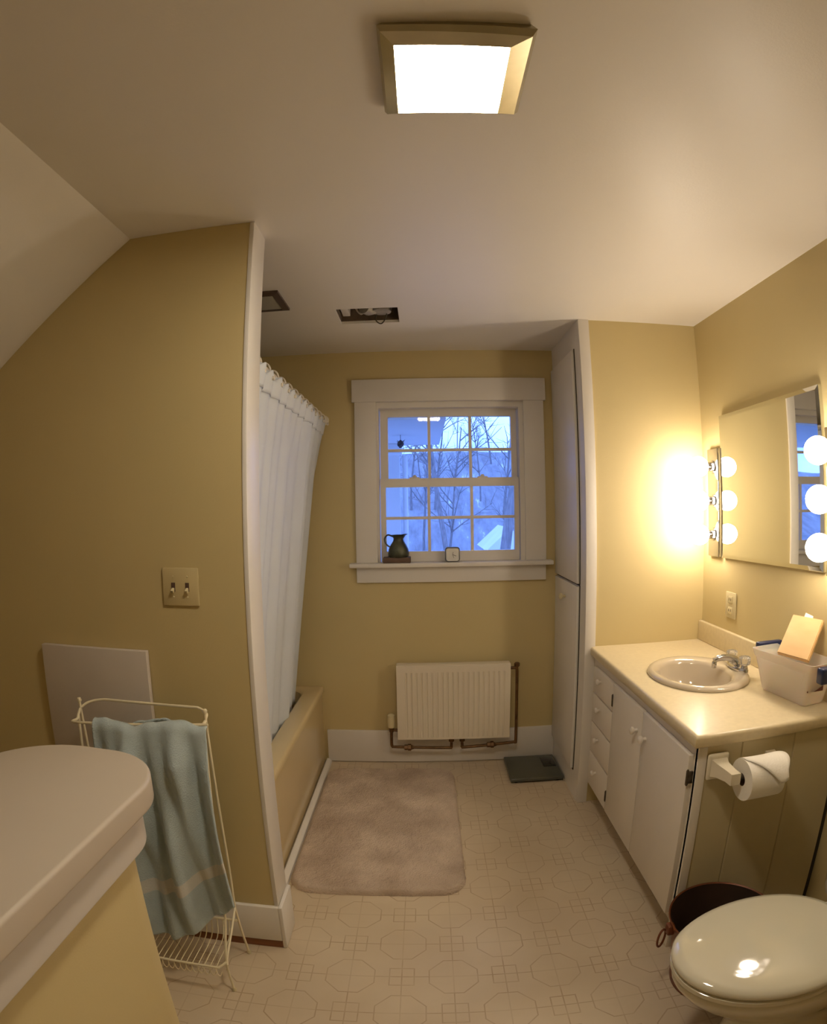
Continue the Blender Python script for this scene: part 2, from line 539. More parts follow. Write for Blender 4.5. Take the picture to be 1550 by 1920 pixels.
# ------------------------------------------------------------------ linen cupboard
lc = thing('linen_cupboard', 'tall white built-in linen cupboard beside the window, running to the ceiling', 'cupboard', (XP, 2.9, 0))
bm = BM()
box(bm, XP, XP + .016, YP, D, 0, H)
obj('face_frame', bm, M['trim'], lc, False)
for nm, z0, z1 in (('upper', 1.112, 2.245), ('lower', .15, 1.098)):
    bm = BM(); box(bm, XP - .016, XP - .001, 2.702, 3.168, z0, z1, .003)
    d = obj('door', bm, M['trim'], lc)
    bm = BM(); box(bm, XP - .003, XP + .001, 2.694, 2.7025, z0 - .004, z1 + .006); box(bm, XP - .003, XP + .001, 2.698, 3.168, z0 - .010, z0 - .001)
    obj('shadow_gap', bm, M['dark'], d, False)
    if nm == 'lower':
        bm = BM(); lathe(bm, [(.006, 0), (.006, -.012), (.015, -.018), (.017, -.026), (.012, -.032), (.002, -.034)], (XP - .016, 2.93, 1.018), 18, axis='X')
        obj('knob', bm, M['cream_plastic'], d, label='small cream knob')
    for hz in ((.23, .61) if nm == 'lower' else (1.25, 2.1)):
        bm = BM(); lathe(bm, [(.006, 0), (.006, .07)], (XP - .008, 3.173, hz - .035), 10)
        obj('hinge', bm, M['hinge'], d)

# ------------------------------------------------------------------ radiator and its pipes
rad = thing('radiator', 'cream panel radiator on the wall under the window', 'radiator', (.155, D, .19))
bm = BM()
x0, x1 = -.160, .468
pts = []
n = 20
prof = [(x0, 0.0)]
gx0, gx1 = x0 + .03, x1 - .03
st = (gx1 - gx0) / n
prof.append((gx0, 0.0))
for k in range(n):
    a = gx0 + st * k
    prof += [(a + st * .62, 0.0), (a + st * .72, .0055), (a + st * .90, .0055), (a + st, 0.0)]
prof.append((x1, 0.0))
def strip(zs):
    g = []
    for z, f in zs:
        g.append([Vector((x, D - .118 + d * f, z)) for x, d in prof])
    return g
g = strip([(.190, 0), (.203, 0), (.215, 1), (.575, 1), (.588, 0), (.624, 0)])
vr = [[bm.verts.new(p) for p in r] for r in g]
for a, b in zip(vr, vr[1:]):
    for i in range(len(a) - 1): bm.faces.new((a[i], a[i + 1], b[i + 1], b[i]))
obj('front_panel', bm, M['radiator'], rad, ang=25)
bm = BM(); box(bm, x0, x1, D - .1175, D - .055, .190, .199, .002); box(bm, x0, x0 + .006, D - .1175, D - .05, .192, .624, .001)
box(bm, x1 - .006, x1, D - .1175, D - .05, .192, .624, .001); box(bm, x0, x1, D - .1175, D - .05, .618, .628, .002)
obj('side_panel', bm, M['radiator'], rad)
bm = BM(); box(bm, x0 + .02, x1 - .02, D - .06, D - .045, .21, .61)
obj('back_panel', bm, M['radiator'], rad)
for x in (.0, .28):
    bm = BM(); box(bm, x, x + .03, D - .045, D, .25, .57); obj('bracket', bm, M['radiator'], rad)
PY = D - .082
bm = BM(); tube(bm, smooth_path([(-.150, PY, .235), (-.19, PY, .235), (-.196, PY, .225), (-.197, PY, .15), (-.19, PY, .133), (-.17, PY, .131), (.12, PY, .122), (.139, PY, .124), (.142, PY, .135), (.142, PY, .192)], 4), .0085, 10); obj('supply_pipe', bm, M['pipe'], rad)
bm = BM(); tube(bm, smooth_path([(.203, PY, .192), (.203, PY, .135), (.206, PY, .126), (.222, PY, .123), (.49, PY, .143), (.506, PY, .148), (.510, PY, .165), (.509, PY, .5), (.508, PY, .585), (.50, PY, .593), (.46, PY, .593)], 4), .0085, 10); obj('return_pipe', bm, M['pipe'], rad)
for x, z in ((-.098, .128), (.372, .134)):
    bm = BM(); lathe(bm, [(.009, -.03), (.016, -.026), (.016, -.008), (.02, -.006), (.02, .010), (.014, .014), (.009, .028)], (x, PY, z), 6, axis='X'); obj('union', bm, M['pipe'], rad)
bm = BM(); lathe(bm, [(.012, .225), (.014, .24), (.016, .255)], (-.196, PY, 0), 14); obj('valve', bm, M['pipe'], rad)
bm = BM(); lathe(bm, [(.011, 0), (.016, .006), (.016, .02), (.01, .026)], (.508, PY, .598), 6); obj('valve', bm, M['pipe'], rad)
for x in (.142, .203):
    bm = BM(); lathe(bm, [(.0095, .158), (.015, .162), (.015, .18), (.0095, .19)], (x, PY, 0), 6); obj('coupling', bm, M['pipe'], rad)
bm = BM(); lathe(bm, [(.016, .252), (.021, .256), (.022, .30), (.020, .328), (.012, .334)], (-.196, PY, 0), 20); obj('thermostat_head', bm, M['cream_plastic'], rad, label='cream thermostat head')

# ------------------------------------------------------------------ window sill objects
pt = thing('pitcher', 'small dark pewter pitcher with a curled handle on the window sill', 'pitcher', (-.138, D - .02, 1.218))
c = (-.138, D - .018, 1.219)
bm = BM(); lathe(bm, [(.048, 0), (.055, .006), (.058, .02), (.054, .045), (.042, .07), (.030, .088), (.027, .10), (.032, .115), (.040, .122), (.036, .120), (.028, .112), (.022, .10), (.03, .085)], c, 32, cap=False)
for v in bm.verts:
    if v.co.z > c[2] + .105 and v.co.x > c[0] + .02: v.co.x += .016 * (v.co.z - c[2] - .105) / .02; v.co.z += .004
bmesh.ops.holes_fill(bm, edges=[e for e in bm.edges if e.is_boundary])
obj('body', bm, M['pewter'], pt)
bm = BM(); tube(bm, smooth_path([(c[0] - .028, c[1], c[2] + .112), (c[0] - .058, c[1], c[2] + .122), (c[0] - .076, c[1], c[2] + .10), (c[0] - .066, c[1], c[2] + .07), (c[0] - .046, c[1], c[2] + .055)], 6), .0045, 8); obj('handle', bm, M['pewter'], pt)
bm = BM(); box(bm, -.222, -.072, D - .058, D + .018, 1.189, 1.2188, .003)
tag(obj('wooden_block', bm, M['darkwood']), 'flat dark wooden block on the window sill beneath the pewter pitcher', 'block')
ck = thing('alarm_clock', 'small square white-faced clock with rounded corners on the window sill', 'clock', (.157, D - .02, 1.188))
bm = BM(); box(bm, .116, .198, D - .045, D - .005, 1.189, 1.271, .016, 4); obj('case', bm, M['clockcase'], ck)
bm = BM(); box(bm, .122, .192, D - .049, D - .043, 1.195, 1.265, .012, 4)
bmesh.ops.scale(bm, vec=(1, .5, 1), verts=bm.verts, space=Matrix.Translation((0, -(D - .046), 0)))
obj('face', bm, M['clockface'], ck)
bm = BM(); tube(bm, [(.157, D - .0485, 1.23), (.176, D - .0485, 1.222)], .0016, 6); tube(bm, [(.157, D - .0485, 1.23), (.163, D - .0485, 1.212)], .0012, 6); tube(bm, [(.157, D - .0485, 1.23), (.160, D - .0485, 1.244)], .0012, 6)
obj('hand', bm, M['clockcase'], ck)

# ------------------------------------------------------------------ bathroom scale, rug
sc = thing('bathroom_scale', 'flat dark grey-green bathroom scale on the floor beside the cupboard', 'scale', (.6, 3.0, 0))
bm = BM(); box(bm, .449, .741, 2.852, 3.150, .008, .030, .006, 3); obj('platform', bm, M['scale_glass'], sc)
bm = BM(); box(bm, .655, .728, 2.985, 3.118, .0285, .034, .003); obj('display', bm, M['scale_display'], sc)
for x in (.48, .71):
    for y in (2.88, 3.12):
        bm = BM(); lathe(bm, [(.014, 0), (.014, .009)], (x, y, 0), 14); obj('foot', bm, M['scale_display'], sc)

def rug():
    """shag bath mat: dense height field with rounded corners"""
    bm = BM()
    x0, x1, y0, y1, r = -.552, .152, 1.900, 3.045, .10
    nx, ny = 110, 170
    def edge(x, y):
        cx = min(max(x, x0 + r), x1 - r); cy = min(max(y, y0 + r), y1 - r)
        d = math.hypot(x - cx, y - cy)
        return r - d
    V = {}
    for i in range(nx + 1):
        for j in range(ny + 1):
            x = x0 + (x1 - x0) * i / nx; y = y0 + (y1 - y0) * j / ny
            cx = min(max(x, x0 + r), x1 - r); cy = min(max(y, y0 + r), y1 - r)
            d = Vector((x - cx, y - cy)); l = d.length
            if l > 1e-6 and l > r * .0:
                m_ = max(abs(d.x), abs(d.y))
                k = (m_ / l)
                x = cx + d.x * k if (abs(d.x) > 0 and abs(d.y) > 0) else x
                y = cy + d.y * k if (abs(d.x) > 0 and abs(d.y) > 0) else y
            e = edge(x, y)
            wv = noise.noise(Vector((x * 9, y * 9, 0))) * .004 + noise.noise(Vector((x * 55, y * 55, 3))) * .005
            z = .003 + .024 * (1 - (1 - min(1, max(0, e) / .018)) ** 2) ** .5 + (wv if e > .004 else 0)
            jx = noise.noise(Vector((x * 40, y * 40, 9))) * .0035; jy = noise.noise(Vector((x * 40, y * 40, 19))) * .0035
            V[i, j] = bm.verts.new((x + jx + (y0 - y) * .0, y + jy, z))
    for i in range(nx):
        for j in range(ny):
            bm.faces.new((V[i, j], V[i + 1, j], V[i + 1, j + 1], V[i, j + 1]))
    g = bmesh.ops.extrude_edge_only(bm, edges=[e for e in bm.edges if e.is_boundary])
    for v in g['geom']:
        if isinstance(v, bmesh.types.BMVert): v.co.z = .0005
    return bm
tag(obj('bath_rug', rug(), M['rug'], ang=180), 'pinkish beige shag bath rug with rounded corners lying along the tub', 'rug')

# ------------------------------------------------------------------ bathtub
TX, TZ = -.584, .475
def rrect(x0, x1, y0, y1, r, z, n=8):
    p = []
    for cx, cy, a0 in ((x1 - r, y1 - r, 0), (x0 + r, y1 - r, pi / 2), (x0 + r, y0 + r, pi), (x1 - r, y0 + r, 1.5 * pi)):
        for k in range(n + 1):
            a = a0 + pi / 2 * k / n
            p.append(Vector((cx + r * cos(a), cy + r * sin(a), z)))
    return p
tb = thing('bathtub', 'almond bathtub in the alcove behind the curtain', 'bathtub', (-.96, 2.45, 0))
X0, Y0, Y1 = -1.348, YL + T + .002, D - .002
bm = BM()
rings = [rrect(X0, TX - .012, Y0, Y1, .01, .01), rrect(X0, TX - .012, Y0, Y1, .01, .435), rrect(X0, TX, Y0, Y1, .01, .445), rrect(X0, TX, Y0, Y1, .012, .465), rrect(X0 + .004, TX - .006, Y0 + .004, Y1 - .004, .014, .474), rrect(X0 + .01, TX - .014, Y0 + .01, Y1 - .01, .016, .476),
         rrect(X0 + .07, TX - .092, Y0 + .07, Y1 - .07, .08, .474), rrect(X0 + .078, TX - .102, Y0 + .08, Y1 - .08, .09, .466), rrect(X0 + .10, TX - .125, Y0 + .13, Y1 - .11, .12, .25), rrect(X0 + .15, TX - .17, Y0 + .2, Y1 - .16, .12, .12), rrect(X0 + .2, TX - .22, Y0 + .26, Y1 - .22, .1, .10)]
loft(bm, rings)
obj('basin', bm, M['tub'], tb, ang=50)

# ------------------------------------------------------------------ shower curtain, rod and rings
RX, RZ = -.545, 1.985
bm = BM(); tube(bm, [(RX, YL + T, RZ), (RX, D, RZ)], .0125, 16)
rod = obj('curtain_rod', bm, M['ring']); tag(rod, 'pale shower curtain rod running from partition to back wall', 'rod')
for y, d in ((YL + T, 1), (D, -1)):
    bm = BM(); lathe(bm, [(.028, 0), (.028, d * .006), (.016, d * .016), (.0135, d * .022)], (RX, y, RZ), 20, axis='Y'); obj('end_flange', bm, M['ring'], rod)
ct = thing('shower_curtain', 'white cloth shower curtain hanging from the rod into the tub', 'curtain', (-.62, 2.45, .45))
def curtain(z_top, z_bot, nz_, off=0.0, amp=1.0):
    bm = BM()
    ny = 260
    ya, yb = YL + T + .05, 3.145
    rows = []
    for k in range(nz_ + 1):
        t = k / nz_
        z = z_top + (z_bot - z_top) * t
        tt = (1.95 - z) / 1.5
        tt = min(max(tt, 0), 1)
        row = []
        for j in range(ny + 1):
            s = j / ny
            y = ya + (yb - ya) * s
            # gathered slightly at the far end towards the hem
            y -= .085 * tt * s ** 4
            xb = RX + (-.702 - RX) * (tt ** 1.15)
            f = .010 * (.25 + tt) * sin(y * 46 + 1.2 * sin(y * 9)) * amp + .007 * sin(y * 21 + 2 + tt) * (.3 + tt)
            # one broad fold about two thirds along
            f -= .028 * (.5 + .5 * math.tanh((y - 2.72) * 26)) * (.35 + .65 * tt)
            f += .020 * math.exp(-((y - 2.69) / .03) ** 2)
            f += -.05 * max(0, (s - .955) / .045) ** 2 * tt
            gather = .010 * sin((y - ya) / (yb - ya) * 2 * pi * 12 - pi / 2) * max(0, 1 - tt * 7)
            row.append(bm.verts.new((xb + f + gather + off + .020 * max(0, 1 - tt * 6), y, z)))
        rows.append(row)
    for a, b in zip(rows, rows[1:]):
        for i in range(ny): bm.faces.new((a[i], a[i + 1], b[i + 1], b[i]))
    return bm
o = obj('cloth', curtain(1.974, .425, 50), M['curtain'], ct, ang=180)
o.modifiers.new('solid', 'SOLIDIFY').thickness = .002
def header():
    bm = curtain(1.978, 1.895, 6, .004)
    for v in bm.verts:   # scalloped top edge that sags between the rings
        s = (v.co.y - (YL + T + .05)) / (3.145 - YL - T - .05)
        if v.co.z > 1.97: v.co.z -= .030 * (.5 - .5 * cos(s * 2 * pi * 12 + pi))
    return bm
o = obj('header_band', header(), M['curtain'], ct, ang=180); o.modifiers.new('solid', 'SOLIDIFY').thickness = .003
for k in range(12):
    y = YL + T + .05 + (3.145 - YL - T - .05) * (k + .5) / 12
    bm = BM()
    tube(bm, [(RX + .024 * cos(a) - .0, y + .006 * sin(a), RZ - .012 + .034 * sin(a)) for a in [2 * pi * i / 20 for i in range(20)]], .0035, 7, True)
    lathe(bm, [(.002, -.006), (.008, -.004), (.008, .004), (.002, .006)], (RX + .036, y, 1.950), 10, axis='X')
    obj('ring', bm, M['ring'], ct)

# ------------------------------------------------------------------ ceiling: light, opening, unlit fixture
cl = thing('ceiling_light', 'lit square ceiling light in a brass-toned metal frame', 'ceiling light', (.078, .94, H))
bm = BM()
def rect(x0, x1, y0, y1, z, tilt=0.0):
    return [Vector((x0, y0, z)), Vector((x1, y0, z - tilt)), Vector((x1, y1, z)), Vector((x0, y1, z))]
rings = [rect(-.058, .215, .812, 1.070, H), rect(-.066, .224, .806, 1.077, H - .012, .006), rect(-.060, .214, .812, 1.071, H - .024, .01), rect(-.036, .176, .840, 1.054, H - .036, .004), rect(-.036, .176, .840, 1.054, H - .010)]
loft(bm, rings, cap1=False)
obj('frame', bm, M['nickel'], cl, ang=20)
bm = BM()
lens = rrect(-.035, .177, .839, 1.055, .014, H - .020)
lens2 = rrect(-.033, .175, .841, 1.053, .014, H - .033)
loft(bm, [lens, lens2]); obj('lens', bm, M['lamp'], cl)

vt = thing('ceiling_opening', 'rectangular hole cut in the ceiling with duct and loose wires showing', 'opening', ((VX0 + VX1) / 2, (VY0 + VY1) / 2, H))
bm = BM()
e = .003
z0, z1 = H + .001, H + .22
box(bm, VX0 - .02, VX0 + e, VY0 - .02, VY1 + .02, H + .013, z1); box(bm, VX1 - e, VX1 + .02, VY0 - .02, VY1 + .02, H + .013, z1)
box(bm, VX0, VX1, VY0 - .02, VY0 + e, H + .013, z1); box(bm, VX0, VX1, VY1 - e, VY1 + .02, H + .013, z1); box(bm, VX0 - .02, VX1 + .02, VY0 - .02, VY1 + .02, z1, z1 + .01)
obj('cavity', bm, M['attic'], vt, False)
bm = BM(); box(bm, VX0 + .01, VX0 + .045, VY0 + .02, VY1 - .01, H + .035, H + .12, .002); obj('bracket', bm, M['cabinet'], vt, label='pale metal bracket')
bm = BM(); tube(bm, smooth_path([(VX1 - .07, VY1 - .05, H + .20), (VX1 - .09, VY1 - .07, H + .09), (VX1 - .13, VY1 - .08, H + .048), (VX0 + .12, VY0 + .10, H + .045)], 5), .034, 16); obj('duct', bm, M['steel_dark'], vt)
bm = BM(); lathe(bm, [(.045, .03), (.05, .05), (.045, .10)], (VX1 - .080, VY0 + .13, H - .005), 20); obj('collar', bm, M['steel_dark'], vt)
bm = BM(); tube(bm, smooth_path([(VX1 - .07, VY1 - .04, H + .10), (VX1 - .11, VY1 - .05, H + .01), (VX1 - .085, VY1 - .04, H - .018), (VX1 - .06, VY1 - .06, H + .01), (VX1 - .05, VY1 - .05, H + .09)], 6), .003, 7); obj('wire', bm, M['dark'], vt)
bm = BM(); tube(bm, smooth_path([(VX0 + .05, VY1 - .05, H + .12), (VX0 + .09, VY1 - .04, H + .04), (VX0 + .13, VY0 + .10, H + .03), (VX0 + .17, VY0 + .06, H + .11)], 6), .005, 7); obj('wire', bm, M['cabinet'], vt)
bm = BM(); box(bm, VX0 + .055, VX0 + .095, VY0, VY1, H + .10, H + .2); obj('joist', bm, M['attic'], vt)

uf = thing('shower_ceiling_fixture', 'unlit square ceiling fixture with dark frame above the tub', 'ceiling light', (-.68, 2.28, H))
bm = BM(); loft(bm, [rect(-.79, -.565, 2.167, 2.392, H), rect(-.79, -.565, 2.167, 2.392, H - .010), rect(-.763, -.592, 2.194, 2.365, H - .014), rect(-.763, -.592, 2.194, 2.365, H - .004)], cap1=False); obj('frame', bm, M['frame_dark'], uf, False)
bm = BM(); box(bm, -.764, -.591, 2.193, 2.366, H - .011, H - .003); obj('lens', bm, M['lens_off'], uf)

# ------------------------------------------------------------------ vanity
CT, CX, CY = .824, .778, 1.465
vc = thing('vanity_cabinet', 'white vanity cabinet with four drawers and two plain doors', 'cabinet', (1.07, 2.05, 0))
FX = .797
bm = BM()
box(bm, FX + .004, FX + .02, 1.487, YP - .013, .135, .783)
box(bm, .868, .88, 1.50, YP - .001, 0, .14)
obj('face_frame', bm, M['cabinet'], vc, False)
bm = BM()       # panelled near end with shallow V grooves
gr = [.955, 1.155]
xs = [FX + .03]
pr = [(FX + .034, 0)]
for gxx in gr: pr += [(gxx - .003, 0), (gxx, .004), (gxx + .003, 0)]
pr.append((1.342, 0))
vr = [[bm.verts.new((x, 1.485 + d, z)) for x, d in pr] for z in (0.0, .783)]
for i in range(len(pr) - 1): bm.faces.new((vr[0][i], vr[0][i + 1], vr[1][i + 1], vr[1][i]))
box(bm, FX + .034, 1.342, 1.4895, 1.50, 0, .783)
obj('end_panel', bm, M['panel'], vc, False)
bm = BM(); box(bm, FX + .004, FX + .034, 1.480, 1.50, .0, .783, .002); obj('corner_stile', bm, M['cabinet'], vc)
bm = BM(); box(bm, 1.342, XR - .001, 1.492, 1.50, 0, .783); obj('scribe_gap', bm, M['dark'], vc, False)
dz = [.745, .618, .474, .318, .140]
for a, b in zip(dz, dz[1:]):
    bm = BM(); box(bm, FX - .013, FX + .004, 2.262, 2.548, b + .004, a - .002, .0015)
    dr = obj('drawer', bm, M['cabinet'], vc)
    bm = BM(); lathe(bm, [(.006, 0), (.006, -.010), (.013, -.014), (.014, -.021), (.008, -.026)], (FX - .013, 2.43, (a + b) / 2 + .02), 16, axis='X'); obj('knob', bm, M['cabinet'], dr)
for y0, y1, ky, hy in ((1.912, 2.256, 1.955, 2.258), (1.508, 1.906, 1.865, 1.504)):
    bm = BM(); box(bm, FX - .013, FX + .004, y0, y1, .140, .745, .0015); d = obj('door', bm, M['cabinet'], vc)
    bm = BM(); lathe(bm, [(.007, 0), (.006, -.012), (.014, -.017), (.016, -.025), (.009, -.030), (.002, -.031)], (FX - .013, ky, .656), 18, axis='X'); obj('knob', bm, M['cabinet'], d)
    for hz in ((.672, .215) if y0 > 1.9 else (.672,)):
        bm = BM(); lathe(bm, [(.002, -.028), (.005, -.023), (.005, .023), (.002, .028)], (FX - .014, hy, hz), 10)
        box(bm, FX - .016, FX + .006, hy - .004, hy + .004, hz - .020, hz + .020, .001); obj('hinge', bm, M['hinge'], d, label='small tarnished hinge')

# countertop with an oval cut-out
SCX, SCY, SA, SB = 1.066, 2.045, .196, .236
SAi, SBi = .140, .178
ctop = thing('countertop', 'cream laminate countertop of the vanity with low backsplash', 'countertop', (1.07, 2.05, .784))
def counter():
    bm = BM()
    n = 64
    x0, x1, y0, y1 = CX, XR - .001, CY, YP - .001
    r = .012
    def sq(a):
        c_, s_ = cos(a), sin(a)
        tx = ((x1 - SCX) / c_) if c_ > 1e-9 else ((x0 - SCX) / c_ if c_ < -1e-9 else 1e9)
        ty = ((y1 - SCY) / s_) if s_ > 1e-9 else ((y0 - SCY) / s_ if s_ < -1e-9 else 1e9)
        t = min(tx, ty)
        return Vector((SCX + c_ * t, SCY + s_ * t, 0))
    angs = sorted([2 * pi * k / n for k in range(n)] + [math.atan2(yy - SCY, xx - SCX) % (2 * pi) for xx in (x0, x1) for yy in (y0, y1)])
    outer = [sq(a) for a in angs]
    inner = [Vector((SCX + (SA - .02) * cos(a), SCY + (SB - .02) * sin(a), 0)) for a in angs]
    def shrink(p, d):
        q = p.copy()
        if abs(p.x - x0) < 1e-6: q.x += d
        if abs(p.y - y0) < 1e-6: q.y += d
        return q
    def lev(ps, z): return [Vector((p.x, p.y, z)) for p in ps]
    rings = [lev(inner, .784), lev([shrink(p, .004) for p in outer], .784), lev(outer, .788)]
    for k in range(0, 6):
        a = pi / 2 * k / 5
        rings.append(lev([shrink(p, r * (1 - cos(a))) for p in outer], CT - r + r * sin(a)))
    rings.append(lev(inner, CT)); rings.append(lev(inner, .784))
    loft(bm, rings, True, False, False)
    bmesh.ops.remove_doubles(bm, verts=bm.verts, dist=1e-6)
    return bm
obj('slab', counter(), M['counter'], ctop, ang=50)
bm = BM(); box(bm, XR - .021, XR - .001, CY + .004, YP - .001, CT, .921, .005, 3); obj('backsplash', bm, M['counter'], ctop)

sk = thing('sink', 'beige oval drop-in washbasin set in the vanity countertop', 'sink', (SCX, SCY, CT))
def oval(a, b, z, dx=0, n=56): return [Vector((SCX + dx + a * cos(2 * pi * k / n), SCY + b * sin(2 * pi * k / n), z)) for k in range(n)]
bm = BM()
z = CT
prof = [(SA, SB, z + .001, 0), (SA + .002, SB + .002, z + .006, 0), (SA - .002, SB - .002, z + .013, 0), (SA - .012, SB - .012, z + .018, 0), (SA - .024, SB - .024, z + .019, -.001), (SAi + .014, SBi + .014, z + .014, -.012), (SAi + .003, SBi + .003, z + .009, -.014), (SAi - .004, SBi - .004, z - .002, -.014),
        (SAi - .014, SBi - .016, z - .05, -.014), (SAi - .036, SBi - .045, z - .10, -.012), (SAi - .08, SBi - .10, z - .135, -.01), (.022, .022, z - .145, -.01)]
loft(bm, [oval(a, b, zz, dx) for a, b, zz, dx in prof], True, False, True)
obj('bowl', bm, M['sink'], sk, ang=60)
bm = BM(); lathe(bm, [(.021, 0), (.021, .003), (.012, .004), (.004, .002)], (SCX - .01, SCY, CT - .145), 20); obj('drain', bm, M['chrome'], sk)

fc = thing('faucet', 'chrome faucet with two clear fluted knobs behind the washbasin', 'faucet', (1.225, 2.03, CT + .018))
fx, fy, fz = 1.232, 2.02, CT + .017
bm = BM()
loft(bm, [[Vector((fx + a * cos(2 * pi * k / 36), fy + b * sin(2 * pi * k / 36), zz)) for k in range(36)] for a, b, zz in ((.026, .078, fz), (.026, .078, fz + .008), (.022, .074, fz + .015), (.012, .05, fz + .019))])
obj('base', bm, M['chrome'], fc)
bm = BM()
sp_ = smooth_path([(fx, fy, fz + .01), (fx - .012, fy, fz + .035), (fx - .045, fy, fz + .048), (fx - .085, fy, fz + .050), (fx - .110, fy, fz + .043)], 5)
tube(bm, sp_, .018, 16, r1=.011)
lathe(bm, [(.009, .012), (.010, .014), (.010, .036), (.009, .038)], (fx - .108, fy, fz), 16)
obj('spout', bm, M['chrome'], fc)
for s in (-1, 1):
    bm = BM()
    hx, hy = fx + .002, fy + s * .052
    lathe(bm, [(.016, .012), (.013, .022), (.009, .028)], (hx, hy, fz), 18)
    st_ = obj('handle_stem', bm, M['chrome'], fc)
    bm = BM()
    n = 24
    rr_ = []
    for zz, q in ((.026, .014), (.030, .021), (.044, .025), (.056, .024), (.061, .016)):
        rr_.append([Vector((hx + q * (1 + .09 * cos(6 * 2 * pi * k / n)) * cos(2 * pi * k / n), hy + q * (1 + .09 * cos(6 * 2 * pi * k / n)) * sin(2 * pi * k / n), fz + zz)) for k in range(n)])
    loft(bm, rr_); obj('knob', bm, M['acrylic'], fc, ang=30, label='clear fluted knob')

# ------------------------------------------------------------------ storage bin and what it holds
bn = thing('storage_bin', 'milky clear plastic storage bin with navy latches on the vanity counter', 'bin', (1.26, 1.67, CT + .002))
def bquad(z, e=0.0, th=0.0):
    """plan of the bin at height z: tapers to its base"""
    t = (z - CT) / .155
    top = [(1.166, 1.812), (1.216, 1.515), (1.335, 1.530), (1.330, 1.835)]
    bot = [(1.208, 1.800), (1.236, 1.560), (1.330, 1.572), (1.326, 1.812)]
    q = [Vector((b[0] + (a[0] - b[0]) * t, b[1] + (a[1] - b[1]) * t, z)) for a, b in zip(top, bot)]
    c_ = sum(q, Vector()) / 4
    q = [p + (p - c_).normalized() * e for p in q]
    r_ = []
    for i in range(4):      # rounded corners
        a, b, d = q[i - 1], q[i], q[(i + 1) % 4]
        p0 = b + (a - b).normalized() * .02; p1 = b + (d - b).normalized() * .02
        for k in range(6):
            u = k / 5
            r_.append(p0 * (1 - u) ** 2 + b * 2 * u * (1 - u) + p1 * u * u)
    return r_
bm = BM()
loft(bm, [bquad(CT + .002, -.004), bquad(CT + .008), bquad(CT + .125), bquad(CT + .128, .005), bquad(CT + .150, .007), bquad(CT + .155, .007), bquad(CT + .155, .003), bquad(CT + .13, -.001), bquad(CT + .010, -.002), bquad(CT + .006, -.006)], True, True, True)
obj('tub', bm, M['frosted'], bn, ang=50)
def slabbox(c0, c1, z0, z1, y0, y1): pass
bm = BM(); box(bm, 1.232, 1.325, 1.478, 1.512, CT + .098, CT + .152, .008, 3); obj('latch', bm, M['navy'], bn, label='navy blue latch')
bm = BM(); box(bm, 1.205, 1.315, 1.832, 1.856, CT + .135, CT + .165, .006, 3); obj('latch', bm, M['navy'], bn, label='navy blue latch')
bm = BM(); box(bm, 1.232, 1.30, 1.548, 1.551, CT + .055, CT + .095); obj('sticker', bm, mat('dark_red_grey_sticker', (.09, .05, .05), .4, col2=(.22, .05, .045), scale=30), bn, False)
tb_ = thing('tan_board', 'tan board slanting from the rim of the storage bin towards the wall', 'board', (1.27, 1.66, CT + .02))
B0, T0, W0 = Vector((1.198, 1.702, .985)), Vector((1.327, 1.795, 1.092)), Vector((.026, -.150, .003))
NB = W0.cross(T0 - B0).normalized()
if NB.z > 0: NB = -NB
def tilted(b, t, w_, th, off):
    bm = BM()
    q = [b, b + w_, t + w_, t]
    loft(bm, [[p + NB * off for p in q], [p + NB * (off + th) for p in q]])
    bmesh.ops.bevel(bm, geom=list(bm.edges), offset=min(.003, th * .3), segments=2, affect='EDGES')
    return bm
obj('plank', tilted(B0, T0, W0, .014, 0), M['tanboard'], tb_)
U0 = (T0 - B0).normalized()
tag(obj('cream_card', tilted(B0 + W0 * .35 + U0 * .03, T0 + W0 * .30 + U0 * .034, W0 * .28, .003, .015), M['paper']), 'cream card just showing above the top edge of the tan board', 'card')

# ------------------------------------------------------------------ mirror, lights, outlet
mr = thing('wall_mirror', 'frameless rectangular mirror with narrow sparkling edge above the vanity', 'mirror', (XR, 2.02, 1.24))
MX = 1.345
bm = BM()
def mrect(x, e): return [Vector((x, 1.655 + e, 1.255 + e)), Vector((x, 2.398 - e, 1.245 + e)), Vector((x, 2.398 - e, 1.885 - e)), Vector((x, 1.655 + e, 1.893 - e))]
loft(bm, [mrect(XR - .001, .0), mrect(MX + .006, .0), mrect(MX + .004, .0), mrect(MX, .016)])
obj('glass', bm, M['mirror'], mr, False)

def light_bar(yc, label):
    t = thing('vanity_light', label, 'wall light', (XR, yc, 1.5), )
    bm = BM(); box(bm, XR - .022, XR - .001, yc - .05, yc + .05, 1.245, 1.742, .003); obj('backplate', bm, M['chrome'], t, label='polished backplate')
    for z in (1.659, 1.502, 1.347):
        bm = BM(); lathe(bm, [(.030, 0), (.030, -.006), (.021, -.012), (.019, -.030), (.016, -.036)], (XR - .022, yc, z), 24, axis='X'); obj('socket', bm, M['chrome'], t)
        bm = BM()
        R_, cx_ = .047, XR - .096
        pf = [(.013, XR - .054)] + [(R_ * sin(a), cx_ + R_ * cos(a)) for a in [.32 + (pi - .33) * k / 16 for k in range(17)]]
        lathe(bm, [(r_, h_) for r_, h_ in pf], (0, yc, z), 28, axis='X'); obj('bulb', bm, M['bulb'], t, label='lit round white globe bulb')
light_bar(2.47, 'lit three-globe vanity light in the corner between mirror and end wall')
light_bar(1.582, 'lit three-globe vanity light beside the mirror above the storage bin')

